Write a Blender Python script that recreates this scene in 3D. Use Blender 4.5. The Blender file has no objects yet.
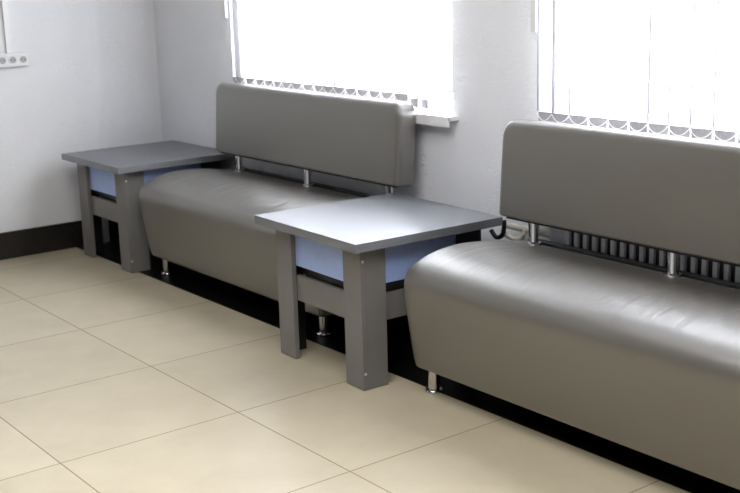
import bpy, bmesh, math, random
from mathutils import Vector, Matrix
random.seed(4)
SC = bpy.context.scene
COL = SC.collection
PI = math.pi

# ---------------------------------------------------------------- measured layout (metres)
XL = -0.809            # left wall face
YW = 1.149             # window wall face
ROOM_X1, ROOM_Y0, ROOM_H = 5.6, -4.2, 2.75
TILE = 0.6

# ---------------------------------------------------------------- materials
def srgb(r, g, b):
    f = lambda c: (c/255/12.92) if c/255 <= .04045 else ((c/255+.055)/1.055)**2.4
    return (f(r), f(g), f(b), 1)

def new_mat(name):
    m = bpy.data.materials.new(name); m.use_nodes = True
    nt = m.node_tree; b = nt.nodes['Principled BSDF']
    return m, nt, b

def simple(name, col, rough=.5, metal=0, spec=.5, noise=.06, nscale=30, bump=0, bscale=200, coat=0):
    """procedural material: base colour with a slight noise mottling, optional fine bump"""
    m, nt, b = new_mat(name)
    tc = nt.nodes.new('ShaderNodeTexCoord')
    n = nt.nodes.new('ShaderNodeTexNoise'); n.inputs['Scale'].default_value = nscale; n.inputs['Detail'].default_value = 4
    nt.links.new(tc.outputs['Object'], n.inputs['Vector'])
    r = nt.nodes.new('ShaderNodeValToRGB')
    r.color_ramp.elements[0].position = .3; r.color_ramp.elements[1].position = .7
    r.color_ramp.elements[0].color = tuple(c*(1-noise) for c in col[:3])+(1,)
    r.color_ramp.elements[1].color = tuple(min(1, c*(1+noise)) for c in col[:3])+(1,)
    nt.links.new(n.outputs['Fac'], r.inputs['Fac']); nt.links.new(r.outputs['Color'], b.inputs['Base Color'])
    b.inputs['Roughness'].default_value = rough; b.inputs['Metallic'].default_value = metal
    b.inputs['Specular IOR Level'].default_value = spec
    b.inputs['Coat Weight'].default_value = coat
    if bump:
        n2 = nt.nodes.new('ShaderNodeTexNoise'); n2.inputs['Scale'].default_value = bscale; n2.inputs['Detail'].default_value = 3
        nt.links.new(tc.outputs['Object'], n2.inputs['Vector'])
        bp = nt.nodes.new('ShaderNodeBump'); bp.inputs['Strength'].default_value = bump; bp.inputs['Distance'].default_value = .002
        nt.links.new(n2.outputs['Fac'], bp.inputs['Height']); nt.links.new(bp.outputs['Normal'], b.inputs['Normal'])
    return m

def math_node(nt, op, a, b=None, clamp=False):
    n = nt.nodes.new('ShaderNodeMath'); n.operation = op; n.use_clamp = clamp
    for i, v in enumerate((a, b)):
        if v is None: continue
        if isinstance(v, (int, float)): n.inputs[i].default_value = v
        else: nt.links.new(v, n.inputs[i])
    return n.outputs[0]

def mix_col(nt, fac, a, b):
    n = nt.nodes.new('ShaderNodeMix'); n.data_type = 'RGBA'
    nt.links.new(fac, n.inputs[0])
    for i, v in ((6, a), (7, b)):
        if isinstance(v, tuple): n.inputs[i].default_value = v
        else: nt.links.new(v, n.inputs[i])
    return n.outputs[2]

def mat_floor():
    m, nt, b = new_mat('floor_tiles')
    tc = nt.nodes.new('ShaderNodeTexCoord'); sp = nt.nodes.new('ShaderNodeSeparateXYZ')
    nt.links.new(tc.outputs['Object'], sp.inputs[0])
    def line(axis):
        v = math_node(nt, 'DIVIDE', sp.outputs[axis], TILE)
        f = math_node(nt, 'FRACT', math_node(nt, 'ADD', v, 100.5))
        d = math_node(nt, 'ABSOLUTE', math_node(nt, 'SUBTRACT', f, .5))       # 0 on the joint
        return math_node(nt, 'LESS_THAN', d, .0021/TILE)
    grout = math_node(nt, 'MAXIMUM', line(0), line(1))
    # tile to tile variation
    fl = nt.nodes.new('ShaderNodeVectorMath'); fl.operation = 'DIVIDE'; fl.inputs[1].default_value = (TILE, TILE, TILE)
    nt.links.new(tc.outputs['Object'], fl.inputs[0])
    f2 = nt.nodes.new('ShaderNodeVectorMath'); f2.operation = 'FLOOR'; nt.links.new(fl.outputs[0], f2.inputs[0])
    wn = nt.nodes.new('ShaderNodeTexWhiteNoise'); nt.links.new(f2.outputs[0], wn.inputs['Vector'])
    n = nt.nodes.new('ShaderNodeTexNoise'); n.inputs['Scale'].default_value = 5; n.inputs['Detail'].default_value = 6; n.inputs['Roughness'].default_value = .6
    nt.links.new(tc.outputs['Object'], n.inputs['Vector'])
    v = math_node(nt, 'ADD', math_node(nt, 'MULTIPLY', wn.outputs['Value'], .25), math_node(nt, 'MULTIPLY', n.outputs['Fac'], .9))
    r = nt.nodes.new('ShaderNodeValToRGB')
    r.color_ramp.elements[0].position = .25; r.color_ramp.elements[1].position = .95
    r.color_ramp.elements[0].color = srgb(181, 170, 145); r.color_ramp.elements[1].color = srgb(202, 192, 168)
    nt.links.new(v, r.inputs['Fac'])
    beige = mix_col(nt, grout, r.outputs['Color'], srgb(138, 124, 96))
    black = mix_col(nt, grout, srgb(13, 12, 12), srgb(28, 26, 24))
    border = math_node(nt, 'GREATER_THAN', sp.outputs[1], TILE)
    nt.links.new(mix_col(nt, border, beige, black), b.inputs['Base Color'])
    rg = math_node(nt, 'ADD', .36, math_node(nt, 'MULTIPLY', grout, .4))
    nt.links.new(rg, b.inputs['Roughness'])
    nt.links.new(math_node(nt, 'SUBTRACT', .45, math_node(nt, 'MULTIPLY', border, .3)), b.inputs['Specular IOR Level'])
    bp = nt.nodes.new('ShaderNodeBump'); bp.inputs['Strength'].default_value = .4; bp.inputs['Distance'].default_value = .002
    nt.links.new(math_node(nt, 'SUBTRACT', 1, grout), bp.inputs['Height']); nt.links.new(bp.outputs['Normal'], b.inputs['Normal'])
    return m

def mat_plaster(name, col, scratch=.5, scale=18):
    """painted textured plaster: fine grain plus short horizontal trowel marks"""
    m, nt, b = new_mat(name)
    tc = nt.nodes.new('ShaderNodeTexCoord')
    mp = nt.nodes.new('ShaderNodeMapping'); mp.inputs['Scale'].default_value = (1, 1, 2.2)
    nt.links.new(tc.outputs['Object'], mp.inputs['Vector'])
    n = nt.nodes.new('ShaderNodeTexNoise'); n.inputs['Scale'].default_value = scale*2; n.inputs['Detail'].default_value = 5; n.inputs['Distortion'].default_value = .6
    nt.links.new(mp.outputs[0], n.inputs['Vector'])
    r = nt.nodes.new('ShaderNodeValToRGB')     # sparse pits
    r.color_ramp.elements[0].position = .34; r.color_ramp.elements[0].color = (0, 0, 0, 1)
    r.color_ramp.elements[1].position = .44; r.color_ramp.elements[1].color = (1, 1, 1, 1)
    nt.links.new(n.outputs['Fac'], r.inputs['Fac'])
    g = nt.nodes.new('ShaderNodeTexNoise'); g.inputs['Scale'].default_value = 110; g.inputs['Detail'].default_value = 3
    nt.links.new(tc.outputs['Object'], g.inputs['Vector'])
    h = math_node(nt, 'ADD', math_node(nt, 'MULTIPLY', r.outputs['Color'], scratch), math_node(nt, 'MULTIPLY', g.outputs['Fac'], .5))
    bp = nt.nodes.new('ShaderNodeBump'); bp.inputs['Strength'].default_value = .55; bp.inputs['Distance'].default_value = .004
    nt.links.new(h, bp.inputs['Height']); nt.links.new(bp.outputs['Normal'], b.inputs['Normal'])
    big = nt.nodes.new('ShaderNodeTexNoise'); big.inputs['Scale'].default_value = 3; big.inputs['Detail'].default_value = 4
    nt.links.new(tc.outputs['Object'], big.inputs['Vector'])
    nt.links.new(mix_col(nt, big.outputs['Fac'], tuple(c*.95 for c in col[:3])+(1,), tuple(min(1, c*1.04) for c in col[:3])+(1,)), b.inputs['Base Color'])
    b.inputs['Roughness'].default_value = .75; b.inputs['Specular IOR Level'].default_value = .25
    return m

def mat_leather(name, col):
    """grey-brown leatherette: fine grain and soft creases running across the seat"""
    m, nt, b = new_mat(name)
    tc = nt.nodes.new('ShaderNodeTexCoord')
    n = nt.nodes.new('ShaderNodeTexNoise'); n.inputs['Scale'].default_value = 6; n.inputs['Detail'].default_value = 3
    nt.links.new(tc.outputs['Object'], n.inputs['Vector'])
    nt.links.new(mix_col(nt, n.outputs['Fac'], tuple(c*.93 for c in col[:3])+(1,), tuple(c*1.07 for c in col[:3])+(1,)), b.inputs['Base Color'])
    g = nt.nodes.new('ShaderNodeTexNoise'); g.inputs['Scale'].default_value = 420; g.inputs['Detail'].default_value = 2
    nt.links.new(tc.outputs['Object'], g.inputs['Vector'])
    b1 = nt.nodes.new('ShaderNodeBump'); b1.inputs['Strength'].default_value = .06; b1.inputs['Distance'].default_value = .0005
    nt.links.new(g.outputs['Fac'], b1.inputs['Height'])
    nt.links.new(b1.outputs['Normal'], b.inputs['Normal']); nt.links.new(b1.outputs['Normal'], b.inputs['Coat Normal'])
    b.inputs['Roughness'].default_value = .5; b.inputs['Specular IOR Level'].default_value = 1.0
    b.inputs['Coat Weight'].default_value = 1; b.inputs['Coat Roughness'].default_value = .42; b.inputs['Coat IOR'].default_value = 2.0
    return m

def mat_blind():
    m = bpy.data.materials.new('blind_fabric'); m.use_nodes = True; nt = m.node_tree
    nt.nodes.remove(nt.nodes['Principled BSDF']); out = nt.nodes['Material Output']
    tc = nt.nodes.new('ShaderNodeTexCoord')
    w = nt.nodes.new('ShaderNodeTexNoise'); w.inputs['Scale'].default_value = 90
    nt.links.new(tc.outputs['Object'], w.inputs['Vector'])
    c = mix_col(nt, w.outputs['Fac'], (.80, .80, .83, 1), (.86, .86, .88, 1))
    d = nt.nodes.new('ShaderNodeBsdfDiffuse'); t = nt.nodes.new('ShaderNodeBsdfTranslucent')
    nt.links.new(c, d.inputs['Color']); sp = nt.nodes.new('ShaderNodeSeparateXYZ'); nt.links.new(tc.outputs['Object'], sp.inputs[0])
    overlap_shade = math_node(nt, 'GREATER_THAN', math_node(nt, 'ABSOLUTE', sp.outputs[0]), .0385)      # darker edge tint imitates the dim lines where slats overlap
    nt.links.new(mix_col(nt, overlap_shade, (.2, .2, .205, 1), (.10, .10, .105, 1)), t.inputs['Color'])
    mx = nt.nodes.new('ShaderNodeMixShader'); mx.inputs[0].default_value = .7
    nt.links.new(d.outputs[0], mx.inputs[1]); nt.links.new(t.outputs[0], mx.inputs[2]); nt.links.new(mx.outputs[0], out.inputs['Surface'])
    return m

def mat_glass():
    m = bpy.data.materials.new('window_glass'); m.use_nodes = True; nt = m.node_tree
    nt.nodes.remove(nt.nodes['Principled BSDF']); out = nt.nodes['Material Output']
    tr = nt.nodes.new('ShaderNodeBsdfTransparent'); gl = nt.nodes.new('ShaderNodeBsdfGlossy'); gl.inputs['Roughness'].default_value = .02
    fr = nt.nodes.new('ShaderNodeFresnel'); fr.inputs['IOR'].default_value = 1.3
    mx = nt.nodes.new('ShaderNodeMixShader'); nt.links.new(fr.outputs[0], mx.inputs[0])
    nt.links.new(tr.outputs[0], mx.inputs[1]); nt.links.new(gl.outputs[0], mx.inputs[2]); nt.links.new(mx.outputs[0], out.inputs['Surface'])
    return m

def mat_laminate(name, col, rough, spec=.5, metal=0):
    """silver-grey laminate with a faint brushed grain"""
    m, nt, b = new_mat(name)
    tc = nt.nodes.new('ShaderNodeTexCoord')
    mp = nt.nodes.new('ShaderNodeMapping'); mp.inputs['Scale'].default_value = (14, 220, 14)
    nt.links.new(tc.outputs['Object'], mp.inputs['Vector'])
    n = nt.nodes.new('ShaderNodeTexNoise'); n.inputs['Scale'].default_value = 1.5; n.inputs['Detail'].default_value = 4
    nt.links.new(mp.outputs[0], n.inputs['Vector'])
    nt.links.new(mix_col(nt, n.outputs['Fac'], tuple(c*.9 for c in col[:3])+(1,), tuple(c*1.1 for c in col[:3])+(1,)), b.inputs['Base Color'])
    b.inputs['Roughness'].default_value = rough; b.inputs['Specular IOR Level'].default_value = spec; b.inputs['Metallic'].default_value = metal
    return m

M = dict(
    floor=mat_floor(),
    wall_left=mat_plaster('left_wall_plaster', srgb(234, 235, 238), .35, 12),
    wall_back=mat_plaster('window_wall_plaster', srgb(241, 243, 248), .8, 20),
    skirting=simple('dark_skirting_tile', srgb(34, 30, 29), .35, noise=.25, nscale=25),
    leather=mat_leather('grey_leatherette', srgb(75, 69, 60)),
    laminate=mat_laminate('grey_laminate', srgb(130, 132, 137), .46, .9, .55),
    legs=mat_laminate('grey_leg_laminate', srgb(118, 116, 114), .45),
    dark_board_and_shade=simple('black_board_and_shade', srgb(20, 19, 20), .5),
    blue=mat_laminate('pale_blue_panel', srgb(166, 188, 238), .5),
    black=simple('black_plastic_and_shade', srgb(14, 14, 15), .4),
    chrome=simple('chrome', srgb(214, 214, 216), .13, metal=1, noise=.03),
    white=simple('white_plastic', srgb(236, 236, 238), .35, noise=.02),
    hole=simple('socket_recess', srgb(165, 165, 168), .5),
    pin=simple('socket_hole', srgb(40, 40, 42), .6),
    cream=simple('cream_pipe_paint', srgb(222, 219, 205), .4, noise=.03),
    fin=simple('radiator_enamel', srgb(205, 206, 212), .45, noise=.03),
    sill=simple('white_sill', srgb(240, 240, 242), .35, noise=.02),
    weight=simple('blind_weight', srgb(176, 175, 180), .6, noise=.1, nscale=60),
    chain=simple('blind_chain', srgb(250, 250, 250), .4, noise=.02),
    cap=simple('screw_cap', srgb(205, 205, 205), .4, noise=.02),
    blind=mat_blind(), glass=mat_glass(),
)

# ---------------------------------------------------------------- mesh helpers
def obj(name, bm, m, parent=None, smooth=False, loc=None, bevel=0, bseg=3, angle=35):
    bmesh.ops.recalc_face_normals(bm, faces=bm.faces[:])
    me = bpy.data.meshes.new(name); bm.to_mesh(me); bm.free()
    mats = m if isinstance(m, (list, tuple)) else [m]
    for k in mats: me.materials.append(M[k])
    o = bpy.data.objects.new(name, me); COL.objects.link(o)
    if parent: o.parent = parent
    if loc: o.location = loc
    if smooth and m == 'chrome':
        es = o.modifiers.new('hard_edges', 'EDGE_SPLIT'); es.split_angle = math.radians(40)
    if smooth or bevel:
        for p in me.polygons: p.use_smooth = True
    if bevel:
        b = o.modifiers.new('soft_edges', 'BEVEL'); b.width = bevel; b.segments = bseg; b.limit_method = 'ANGLE'; b.angle_limit = math.radians(angle); b.harden_normals = True
    return o

def box(bm, x0, x1, y0, y1, z0, z1, mi=0):
    v = [bm.verts.new(p) for p in ((x0,y0,z0),(x1,y0,z0),(x1,y1,z0),(x0,y1,z0),(x0,y0,z1),(x1,y0,z1),(x1,y1,z1),(x0,y1,z1))]
    for f in ((0,3,2,1),(4,5,6,7),(0,1,5,4),(1,2,6,5),(2,3,7,6),(3,0,4,7)):
        bm.faces.new([v[i] for i in f]).material_index = mi

def boxes(*bs):
    bm = bmesh.new()
    for b in bs: box(bm, *b)
    return bm

def lathe(profile, seg=28, axis='z', at=(0,0,0)):
    """profile: (radius, height) pairs; closed solid of revolution"""
    bm = bmesh.new(); rings = []
    for r, h in profile:
        ring = []
        for k in range(seg):
            a = 2*PI*k/seg; p = (r*math.cos(a), r*math.sin(a), h)
            if axis == 'x': p = (p[2], p[0], p[1])
            if axis == 'y': p = (p[0], -p[2], p[1])
            ring.append(bm.verts.new((p[0]+at[0], p[1]+at[1], p[2]+at[2])))
        rings.append(ring)
    for a, b in zip(rings, rings[1:]):
        for k in range(seg): bm.faces.new((a[k], a[(k+1)%seg], b[(k+1)%seg], b[k]))
    bm.faces.new(rings[0][::-1]); bm.faces.new(rings[-1])
    return bm

def tube(pts, r, seg=8, bm=None):
    bm = bm or bmesh.new(); pts = [Vector(p) for p in pts]; rings = []
    for i, p in enumerate(pts):
        d = (pts[min(i+1, len(pts)-1)]-pts[max(i-1, 0)]).normalized()
        up = Vector((0,0,1)) if abs(d.z) < .9 else Vector((1,0,0))
        a = d.cross(up).normalized(); b = d.cross(a)
        rings.append([bm.verts.new(p+r*(math.cos(t)*a+math.sin(t)*b)) for t in [2*PI*k/seg for k in range(seg)]])
    for a, b in zip(rings, rings[1:]):
        for k in range(seg): bm.faces.new((a[k], a[(k+1)%seg], b[(k+1)%seg], b[k]))
    bm.faces.new(rings[0][::-1]); bm.faces.new(rings[-1])
    return bm

def catmull(pts, n=5):
    out = []
    for i in range(len(pts)-1):
        p0 = pts[max(i-1, 0)]; p1 = pts[i]; p2 = pts[i+1]; p3 = pts[min(i+2, len(pts)-1)]
        for k in range(n):
            t = k/n
            out.append(tuple(.5*(2*b+(c-a)*t+(2*a-5*b+4*c-d)*t*t+(-a+3*b-3*c+d)*t**3) for a, b, c, d in zip(p0, p1, p2, p3)))
    out.append(pts[-1]); return out

def thing(name, label, cat, loc=(0,0,0), group=None):
    o = bpy.data.objects.new(name, None); COL.objects.link(o); o.location = loc; o.empty_display_size = .1
    o['label'] = label; o['category'] = cat
    if group: o['group'] = group
    return o

def tag(o, label, cat, group=None):
    o['label'] = label; o['category'] = cat
    if group: o['group'] = group
    return o

def struct(o, label=None, cat=None):
    o['kind'] = 'structure'
    if label: o['label'] = label
    if cat: o['category'] = cat
    return o

def copy_tree(o, parent=None):
    c = o.copy(); COL.objects.link(c)
    if parent: c.parent = parent
    for ch in list(o.children): copy_tree(ch, c)
    return c

# ---------------------------------------------------------------- the room
struct(obj('floor', boxes((XL-.25, ROOM_X1, ROOM_Y0, YW+.3, -.1, 0)), 'floor'),
       'floor of large beige square tiles with a black tile border along the windows', 'floor')

# left wall: a long plaster face with a soft vertical ridge in the plaster
bm = bmesh.new(); ys = [ROOM_Y0]+[.5+.01*k for k in range(56)]+[YW+.3]
prof = [(XL+.014*(math.exp(-((y-.77)/.10)**2) if y < .77 else math.exp(-((y-.77)/.035)**2)), y) for y in ys]
lo = [bm.verts.new((x, y, 0)) for x, y in prof]; hi = [bm.verts.new((x, y, ROOM_H)) for x, y in prof]
for k in range(len(prof)-1): bm.faces.new((lo[k], lo[k+1], hi[k+1], hi[k]))
bl = [bm.verts.new((XL-.25, y, z)) for y, z in ((ROOM_Y0,0),(YW+.3,0),(YW+.3,ROOM_H),(ROOM_Y0,ROOM_H))]
bm.faces.new(bl); bm.faces.new([bl[3], bl[2]]+hi[::-1]); bm.faces.new([bl[1], bl[0]]+lo)
bm.faces.new((bl[0], bl[3], hi[0], lo[0])); bm.faces.new((bl[2], bl[1], lo[-1], hi[-1]))
wl = struct(obj('wall_left', bm, 'wall_left', smooth=True), 'pale grey painted plaster wall on the left', 'wall')
m_ = wl.modifiers.new('edges', 'EDGE_SPLIT'); m_.split_angle = math.radians(40)

# window wall with two openings
W1 = (.058, 1.56); W2 = (2.075, 3.53); Z0, Z1 = .797, 2.2; TH = .26
y0, y1 = YW, YW+TH
struct(obj('wall_back', boxes((XL, W1[0], y0, y1, 0, ROOM_H), (W1[1], W2[0], y0, y1, 0, ROOM_H), (W2[1], ROOM_X1, y0, y1, 0, ROOM_H),
    (W1[0], W1[1], y0, y1, 0, Z0), (W2[0], W2[1], y0, y1, 0, Z0), (W1[0], W1[1], y0, y1, Z1, ROOM_H), (W2[0], W2[1], y0, y1, Z1, ROOM_H)), 'wall_back'),
    'rough grey plaster wall with two windows', 'wall')

struct(obj('baseboard_left', boxes((XL, XL+.01, ROOM_Y0, .594, 0, .137), (XL, XL+.01, .597, YW, 0, .137)), 'skirting'), 'dark brown tile skirting along the left wall', 'skirting')
struct(obj('baseboard_back', boxes((XL+.01, ROOM_X1, YW-.01, YW, 0, .137)), 'skirting'), 'dark tile skirting along the window wall', 'skirting')

def window(n, x0, x1, label):
    ya = YW+.15; root = bpy.data.objects.new('window_%d' % n, None); COL.objects.link(root); root.location = ((x0+x1)/2, ya, Z0)
    struct(root, label, 'window'); cx = (x0+x1)/2
    f = .05; a, b = x0-cx, x1-cx; h = Z1-Z0
    obj('window_frame', boxes((a,b,0,.06,.03,.03+f),(a,b,0,.06,h-f,h),(a,a+f,0,.06,.03+f,h-f),(b-f,b,0,.06,.03+f,h-f),(-.03,.03,0,.06,.03+f,h-f)), 'white', root)
    obj('pane', boxes((a+f,-.03,.025,.031,.03+f,h-f)), 'glass', root); obj('pane', boxes((.03,b-f,.025,.031,.03+f,h-f)), 'glass', root)
    # sill board with a lowered front lip, running past the opening
    yf = 1.0925-ya; e = .035
    bm = boxes((a,b,YW-ya-.001,0,0,.0296), (a-e,b+e,yf,YW-ya-.001,.012,.0296), (a-e,b+e,yf-.001,yf+.009,-.010,.0296))
    obj('window_sill', bm, 'sill', root, bevel=.002, bseg=2)
window(1, W1[0], W1[1], 'left window behind the vertical blind, with a white sill')
window(2, W2[0], W2[1], 'right window behind the vertical blind, beside the sofa in front')

# ---------------------------------------------------------------- sofas
L = 1.38
def seat_mesh():
    front = [(-.026,.092),(-.044,.099),(-.053,.114),(-.062,.155),(-.078,.25),(-.089,.33),(-.0935,.375),(-.091,.404),(-.078,.432),(-.055,.449),
             (-.023,.463),(.03,.477),(.09,.485),(.16,.4865),(.25,.479),(.34,.465),(.41,.455),(.432,.445),(.44,.425)]
    prof = catmull(front, 4)+[(.44,.11),(.432,.097),(.42,.092)]
    # inset stations give the soft rounded ends
    cy = .17; cz = .28; R = .022; st = []
    for k in range(6):
        t = k/5*PI/2; st.append((R*(1-math.sin(t)), R*(1-math.cos(PI/2-t)) if False else R*(1-math.sin(t))))
    xs = []
    for k in range(7):
        a = k/6*PI/2
        xs.append((R*(1-math.cos(a)), R*(1-math.sin(a))))     # (distance from end, inset)
    mids = [(.04+(L-.08)*k/40, 0) for k in range(41)]
    stations = [(d, i) for d, i in xs]+mids+[(L-d, i) for d, i in xs[::-1]]
    # outward normals of the profile
    n = len(prof); nor = []
    for i in range(n):
        a = Vector(prof[i-1]); b = Vector(prof[(i+1) % n]); d = (b-a).normalized(); nor.append(Vector((-d.y, d.x)))
    if sum(nor[i].dot(Vector(prof[i])-Vector((cy, cz))) for i in range(n)) < 0: nor = [-v for v in nor]
    bm = bmesh.new(); rings = []
    for x, ins in stations:
        e = min(x, L-x); drop = .004*max(0, 1-e/.12)**2                 # the cushion falls away towards its ends
        rings.append([bm.verts.new((x, p[0]-nv.x*ins, p[1]-nv.y*ins-drop*min(1, max(0, (p[1]-.3)/.12)))) for p, nv in zip(prof, nor)])
    for a, b in zip(rings, rings[1:]):
        for k in range(n): bm.faces.new((a[k], a[(k+1)%n], b[(k+1)%n], b[k]))
    bm.faces.new(rings[0][::-1]); bm.faces.new(rings[-1])
    return bm

def back_mesh():
    W, Hh, D = 1.386, .326, .0906; R = .022; bm = bmesh.new(); rings = []
    lay = [(.0, R+.02)]
    for k in range(7): a = k/6*PI/2; lay.append((R*(1-math.sin(a))*1.0 if False else R*(1-math.cos(a)), R*(1-math.sin(a))))
    lay = lay[1:]
    for k in range(4): lay.append((R+(D-2*R)*(k+1)/5, 0))
    r2 = .014
    for k in range(5): a = k/4*PI/2; lay.append((D-r2+r2*math.sin(a), r2*(1-math.cos(a))))
    for y, ins in lay:
        l, r_, t, b = ins, W-ins, Hh-ins, .35*ins
        cr = max(.05-ins*.4, .01); br = .012
        pts = []
        def arc(cx, cz, rad, a0, a1, n):
            for k in range(n+1):
                a = a0+(a1-a0)*k/n; pts.append((cx+rad*math.cos(a), cz+rad*math.sin(a)))
        arc(r_-br, b+br, br, -PI/2, 0, 4); arc(r_-cr, t-cr, cr, 0, PI/2, 8); arc(l+cr, t-cr, cr, PI/2, PI, 8); arc(l+br, b+br, br, PI, 1.5*PI, 4)
        rings.append([bm.verts.new((x, y, z)) for x, z in pts])
    n = len(rings[0])
    for a, b in zip(rings, rings[1:]):
        for k in range(n): bm.faces.new((a[k], a[(k+1)%n], b[(k+1)%n], b[k]))
    bm.faces.new(rings[0][::-1]); bm.faces.new(rings[-1])
    return bm

def crease_material():
    """the seat's leatherette: the grain plus stretched creases on its top"""
    m = mat_leather('grey_leatherette_seat', srgb(64, 58, 48)); nt = m.node_tree; b = nt.nodes['Principled BSDF']
    tc = [n for n in nt.nodes if n.type == 'TEX_COORD'][0]
    mp = nt.nodes.new('ShaderNodeMapping'); mp.inputs['Scale'].default_value = (16, 2.2, .6); mp.inputs['Rotation'].default_value = (0, 0, math.radians(14))
    nt.links.new(tc.outputs['Object'], mp.inputs['Vector'])
    w = nt.nodes.new('ShaderNodeTexNoise'); w.inputs['Scale'].default_value = 1.6; w.inputs['Detail'].default_value = 2; w.inputs['Distortion'].default_value = .5
    nt.links.new(mp.outputs[0], w.inputs['Vector'])
    sp = nt.nodes.new('ShaderNodeSeparateXYZ'); nt.links.new(tc.outputs['Object'], sp.inputs[0])
    mr = nt.nodes.new('ShaderNodeMapRange'); mr.inputs['From Min'].default_value = .44; mr.inputs['From Max'].default_value = .475; mr.clamp = True
    nt.links.new(sp.outputs[2], mr.inputs['Value'])
    b2 = nt.nodes.new('ShaderNodeBump'); b2.inputs['Distance'].default_value = .008; b2.inputs['Strength'].default_value = .6
    nt.links.new(math_node(nt, 'MULTIPLY', w.outputs['Fac'], mr.outputs[0]), b2.inputs['Height'])
    b1 = [n for n in nt.nodes if n.type == 'BUMP' and n != b2][0]
    nt.links.new(b1.outputs['Normal'], b2.inputs['Normal']); nt.links.new(b2.outputs['Normal'], b.inputs['Normal']); nt.links.new(b2.outputs['Normal'], b.inputs['Coat Normal'])
    return m
M['seat'] = crease_material()

def make_sofa(label):
    """origin on the floor below the first front leg's flange front"""
    t = thing('sofa', label, 'sofa')
    obj('seat', seat_mesh(), 'seat', t, smooth=True, loc=(-.048, 0, 0))
    b = obj('backrest', back_mesh(), 'leather', t, smooth=True, loc=(-.036, .316, .5515)); b.rotation_euler.x = -math.radians(3.9)
    obj('backrest_base', boxes((-.005, 1.32, .332, .398, .5445, .5545)), 'black', t)
    obj('rear_shade_bar', boxes((.02, 1.30, .408, .436, .440, .466)), 'black', t, bevel=.002, bseg=2)  # added black bar, stands in for the shade under the backrest
    for k in range(3):
        p = obj('backrest_post', lathe([(.0155,-.005),(.016,.02),(.0185,.06),(.0195,.087)]), 'chrome', t, smooth=True, loc=(.073+.572*k, .384, .4655))
        obj('post_flange', lathe([(.0255,-.012),(.0265,-.003),(.0255,.001),(.0155,.0015)]), 'chrome', p, smooth=True)
    for x in (-.026, 1.25):
        for y in (.020, .37):
            p = obj('leg', lathe([(.0195,.004),(.0195,.10)]), 'chrome', t, smooth=True, loc=(x, y, 0))
            obj('leg_flange', lathe([(.029,.0),(.0305,.002),(.0305,.007),(.028,.010),(.0195,.0105)]), 'chrome', p, smooth=True)
    return t
sofa = make_sofa('large grey-brown leatherette bench sofa nearest the camera, cut off by the right edge')
sofa.location = (2.1019, .5727, 0)
sofa2 = copy_tree(sofa); sofa2.location = (.0678, .6666, 0)
sofa2['label'] = 'grey-brown leatherette bench sofa between the two grey tables under the left window'
for s in (sofa, sofa2): s['group'] = 'leatherette bench sofas along the window wall'

# ---------------------------------------------------------------- side tables
def make_table(label):
    """origin on the floor at the outer front-left corner of the front-left leg"""
    t = thing('side_table', label, 'table')
    w, d, H, th, ox, oy, a, b = .632, .629, .521, .0305, .053, .054, .101, .018
    lx, ly = w-2*ox, d-2*oy; zt = H-th
    obj('tabletop', boxes((-ox, w-ox, -oy, d-oy, zt, H)), 'laminate', t, bevel=.0015, bseg=2)
    for sx in (0, 1):
        for sy in (0, 1):
            # a leg is two boards meeting at the outer corner
            X = lambda v: v if sx == 0 else lx-v
            Y = lambda v: v if sy == 0 else ly-v
            bm = bmesh.new()
            box(bm, *sorted((X(0), X(a))), *sorted((Y(0), Y(b))), .002, zt)
            box(bm, *sorted((X(0), X(b-.003))), *sorted((Y(b+.0008), Y(a))), .002, zt)
            box(bm, *sorted((X(b-.003), X(b))), *sorted((Y(b+.0008), Y(a))), .002, zt, 1)
            lg = obj('leg', bm, ['legs' if sy == 0 else 'dark_board_and_shade', 'dark_board_and_shade'], t)  # rear legs coloured black in place of the shade at the back
            if sy == 0:
                for z in (.058, .444):
                    c = obj('screw_cap', lathe([(.005,-.001),(.005,.0008),(.004,.0014)], 12, 'x') , 'cap', lg, smooth=True, loc=(lx, .009, z) if sx else (0, .009, z))
                    if not sx: c.rotation_euler.z = PI
    g = .0185
    for k, bb in enumerate(((a+.0005, lx-a-.0005, g, g+.016), (a+.0005, lx-a-.0005, ly-g-.016, ly-g), (g, g+.016, a+.0005, ly-a-.0005), (lx-g-.016, lx-g, a+.0005, ly-a-.0005))):
        obj('rail', boxes(bb+(.222, .316)), 'legs', t, bevel=.001, bseg=1)
    i = .021
    box_pts = ((i, lx-i, i, i+.012), (i, lx-i, ly-i-.012, ly-i), (i, i+.012, i+.013, ly-i-.013), (lx-i-.012, lx-i, i+.013, ly-i-.013))
    for bb in box_pts:
        obj('blue_panel', boxes(bb+(.350, zt-.0005)), 'blue', t)
    obj('shelf', boxes((i, lx-i, i+.02, ly-i-.02, .322, .3495)), 'dark_board_and_shade', t)
    return t
table = make_table('low silver-grey square table with blue apron standing between the two sofas')
def put_table(o, x, y, t):
    hx, hy = .263, .2605              # turned about the middle of its legs
    c, sn = math.cos(t), math.sin(t)
    o.location = (x+hx-(c*hx-sn*hy), y+hy-(sn*hx+c*hy), 0); o.rotation_euler.z = t
put_table(table, 1.403, .426, -.032)
table2 = copy_tree(table); put_table(table2, -.608, .56, .002)
table2['label'] = 'low dark grey square table with blue apron in the far corner by the left wall'
for s in (table, table2): s['group'] = 'low grey tables beside the sofas'

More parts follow.
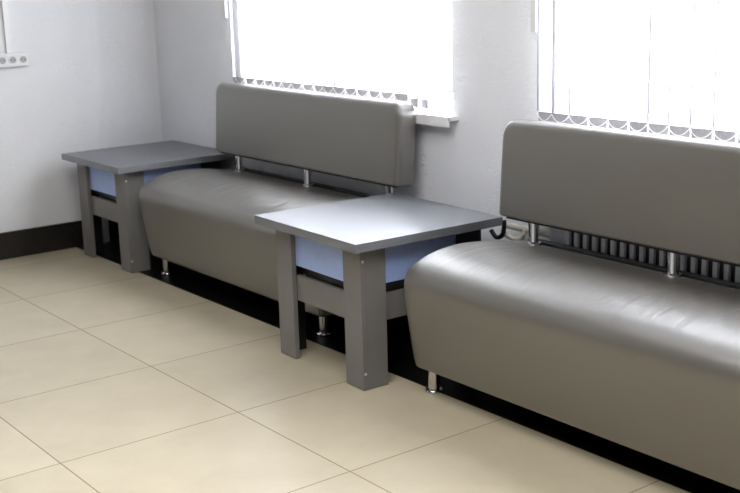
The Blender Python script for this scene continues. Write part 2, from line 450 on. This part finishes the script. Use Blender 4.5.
# ---------------------------------------------------------------- vertical blinds
def make_blind(x_start, n, angles, label, foot, ztop=2.3):
    yb = YW-.036
    t = thing('vertical_blind', label, 'blind', (x_start, yb, 0), 'white vertical blinds at the windows')
    obj('headrail', boxes((-.06, n*.0785+.02, -.02, .02, ztop, ztop+.035)), 'white', t, bevel=.003)
    w = .089; prev = None
    for k in range(n):
        ang, x = angles(k); zb = foot(k)
        bm = bmesh.new(); N = 6; cols = []
        for i in range(N+1):
            u = -w/2+w*i/N; bow = .003*math.cos(u/w*PI)
            cols.append([bm.verts.new((u, -bow, z)) for z in (zb+.036, 1.1, 1.5, 1.9, ztop)])
        for c0, c1 in zip(cols, cols[1:]):
            for j in range(4): bm.faces.new((c0[j], c1[j], c1[j+1], c0[j+1]))
        s = obj('slat', bm, 'blind', t, smooth=True, loc=(x, 0, 0)); s.rotation_euler.z = ang
        # weighted pocket at the foot of the slat, with its stitched top seam
        obj('slat_weight', boxes((-w/2+.009, w/2-.006, -.003, .0012, zb, zb+.0355)), 'weight', s, bevel=.0008, bseg=1)
        e = Vector((x, 0, 0))+Matrix.Rotation(ang, 3, 'Z') @ Vector((-w/2+.006, -.006, zb+.031))
        if prev is not None:
            pts = [prev.lerp(e, j/12)+Vector((0, -.004*math.sin(PI*j/12), -.024*4*(j/12)*(1-j/12))) for j in range(13)]
            obj('bead_chain', tube(pts, .0017, 6), 'chain', t, smooth=True)
        prev = e
    return t
ra = [random.uniform(-.12, .12) for _ in range(60)]
E1 = [.02, .056, .138, .222, .300, .378, .455, .530, .615, .698, .772, .845, .925, 1.003, 1.086, 1.168, 1.252, 1.335, 1.395]
def ang1(k): return (.05+.6*ra[k], E1[k]+.0445-.068) if k < 17 else (-.3, E1[k]+.04-.068)
E2 = [2.035, 2.105, 2.183, 2.266, 2.35, 2.432, 2.51, 2.59, 2.670, 2.752]
E2 += [2.755+.08*(k+1) for k in range(8)]
def ang2(k): return .05+.6*ra[k+20], E2[k]+.0445-2.097
make_blind(.068, 19, ang1, 'white vertical fabric blind over the left window, its last slats twisted', lambda k: .860 if k < 17 else .847)
make_blind(2.097, 18, ang2, 'white vertical fabric blind over the right window behind the nearest sofa', lambda k: .846)

def cord_weight(x, z, label, wid):
    t = thing('blind_cord_weight', label, 'cord weight', (x, YW-.03, z), 'blind cord weights on the window wall')
    obj('weight', boxes((-wid/2, wid/2, -.008, .008, 0, .15)), 'white', t, bevel=.004)
    obj('cord', tube([(0, 0, .15), (.002, 0, .4), (.005, 0, 1.1)], .0015, 6), 'chain', t, smooth=True)
    obj('cord', tube([(wid/2-.002, -.002, .072), (wid/2+.004, -.004, .085), (wid/2+.008, -.006, .11), (wid/2+.009, -.006, .2), (wid/2+.009, -.006, 1.1)], .0018, 6), 'chain', t, smooth=True)
cord_weight(-.033, 1.169, 'white plastic cord weight hanging left of the left window blind', .042)
cord_weight(2.013, 1.149, 'white plastic cord weight hanging left of the right window blind', .026)

# ---------------------------------------------------------------- radiator behind the front sofa
t = thing('radiator', 'pale ribbed radiator seen in the gap under the nearest sofa backrest', 'radiator', (2.16, YW-.13, .12))
k = 0
while .097+.0388*k < 1.25:
    x = .097+.0388*k
    obj('fin', boxes((x, x+.018, 0, .095, 0, .50)), 'fin', t, bevel=.003, bseg=2); k += 1
obj('gap_shade', boxes((.09, 1.26, .012, .085, .02, .48)), 'black', t)  # added black filler, paints in the shade between the pale fins
for x in (.2, 1.1): obj('foot', boxes((x, x+.03, .03, .07, -.12, .03), (x-.02, x+.05, .02, .08, -.12, -.112)), 'fin', t)
obj('end_plate', boxes((0, .082, .03, .095, .0, .50)), 'fin', t, bevel=.004)
obj('pipe', tube([(-.235, .066, .345), (.0, .066, .345)], .0125, 14), 'cream', t, smooth=True)
obj('pipe_bend', tube(catmull([(-.145, .06, .343), (-.15, .05, .318), (-.185, .045, .308), (-.235, .045, .318), (-.25, .05, .33)], 5), .009, 12), 'cream', t, smooth=True)
obj('valve_handle', tube(catmull([(-.222, .03, .372), (-.222, .03, .345), (-.232, .03, .315), (-.262, .03, .304), (-.288, .03, .325)], 5), .0085, 12), 'black', t, smooth=True)

# ---------------------------------------------------------------- sockets and trunking on the left wall
t = thing('socket_strip', 'white surface-mounted row of round power sockets on the left wall', 'socket', (XL, .4255, .958))
obj('housing', boxes((0, .030, -.225, 0, 0, .064)), 'white', t, bevel=.004)
for k in range(4):
    y = -.0245-.0525*k
    # round dished outlet
    s = obj('socket', lathe([(.0215,0),(.0215,.004),(.0195,.0045),(.017,.0015)], 28, 'x'), ['white'], t, smooth=True, loc=(.0295, y, .032))
    obj('socket_well', lathe([(.0165,.0),(.0165,.0021)], 24, 'x'), 'hole', s)
    for dy in (-.0085, .0085):
        obj('pin_hole', lathe([(.0028,0),(.0028,.0026)], 10, 'x', (0, dy, 0)), 'pin', s)
o = obj('cable_trunking', boxes((XL, XL+.016, .328, .356, 1.0225, 2.7)), 'white', bevel=.0015, bseg=2)
tag(o, 'white vertical cable trunking running up from the sockets', 'trunking')

# ---------------------------------------------------------------- light
def area(name, loc, rot, sx, sy, power, col=(1,1,1)):
    l = bpy.data.lights.new(name, 'AREA'); l.shape = 'RECTANGLE'; l.size = sx; l.size_y = sy; l.energy = power; l.color = col
    o = bpy.data.objects.new(name, l); COL.objects.link(o); o.location = loc; o.rotation_euler = rot; return o
area('daylight', (.9, YW+1.1, 1.75), (math.radians(-90), 0, 0), 6.6, 3.4, 6700, (.93, .96, 1))
area('ceiling_lamp', (3.3, -1.2, 2.7), (0, 0, 0), 2.6, 2.4, 92, (1, .98, .96))

w = bpy.data.worlds.new('room_light'); SC.world = w; w.use_nodes = True
nt = w.node_tree; bg = nt.nodes['Background']; bg.inputs['Color'].default_value = (.98, .98, 1, 1); bg.inputs['Strength'].default_value = .07

# ---------------------------------------------------------------- camera
f, C_ = 1155.8165, Vector((4.8361, -1.7725, 1.359))
yaw, pitch, roll = -.9174, .2322, -.0275
d = Vector((math.sin(yaw)*math.cos(pitch), math.cos(yaw)*math.cos(pitch), -math.sin(pitch)))
r = Vector((math.cos(yaw), -math.sin(yaw), 0)); u = r.cross(d)
r2 = math.cos(roll)*r+math.sin(roll)*u; u2 = -math.sin(roll)*r+math.cos(roll)*u
cam = bpy.data.cameras.new('camera'); co = bpy.data.objects.new('camera', cam); COL.objects.link(co)
co.matrix_world = Matrix(((r2.x, u2.x, -d.x, C_.x), (r2.y, u2.y, -d.y, C_.y), (r2.z, u2.z, -d.z, C_.z), (0, 0, 0, 1)))
cam.sensor_width = 36; cam.lens = f/740*36; cam.clip_start = .05
cam.dof.use_dof = True; cam.dof.focus_distance = 3.7; cam.dof.aperture_fstop = 4.5
SC.camera = co
SC.view_settings.view_transform = 'Standard'; SC.view_settings.look = 'None'; SC.view_settings.exposure = .2
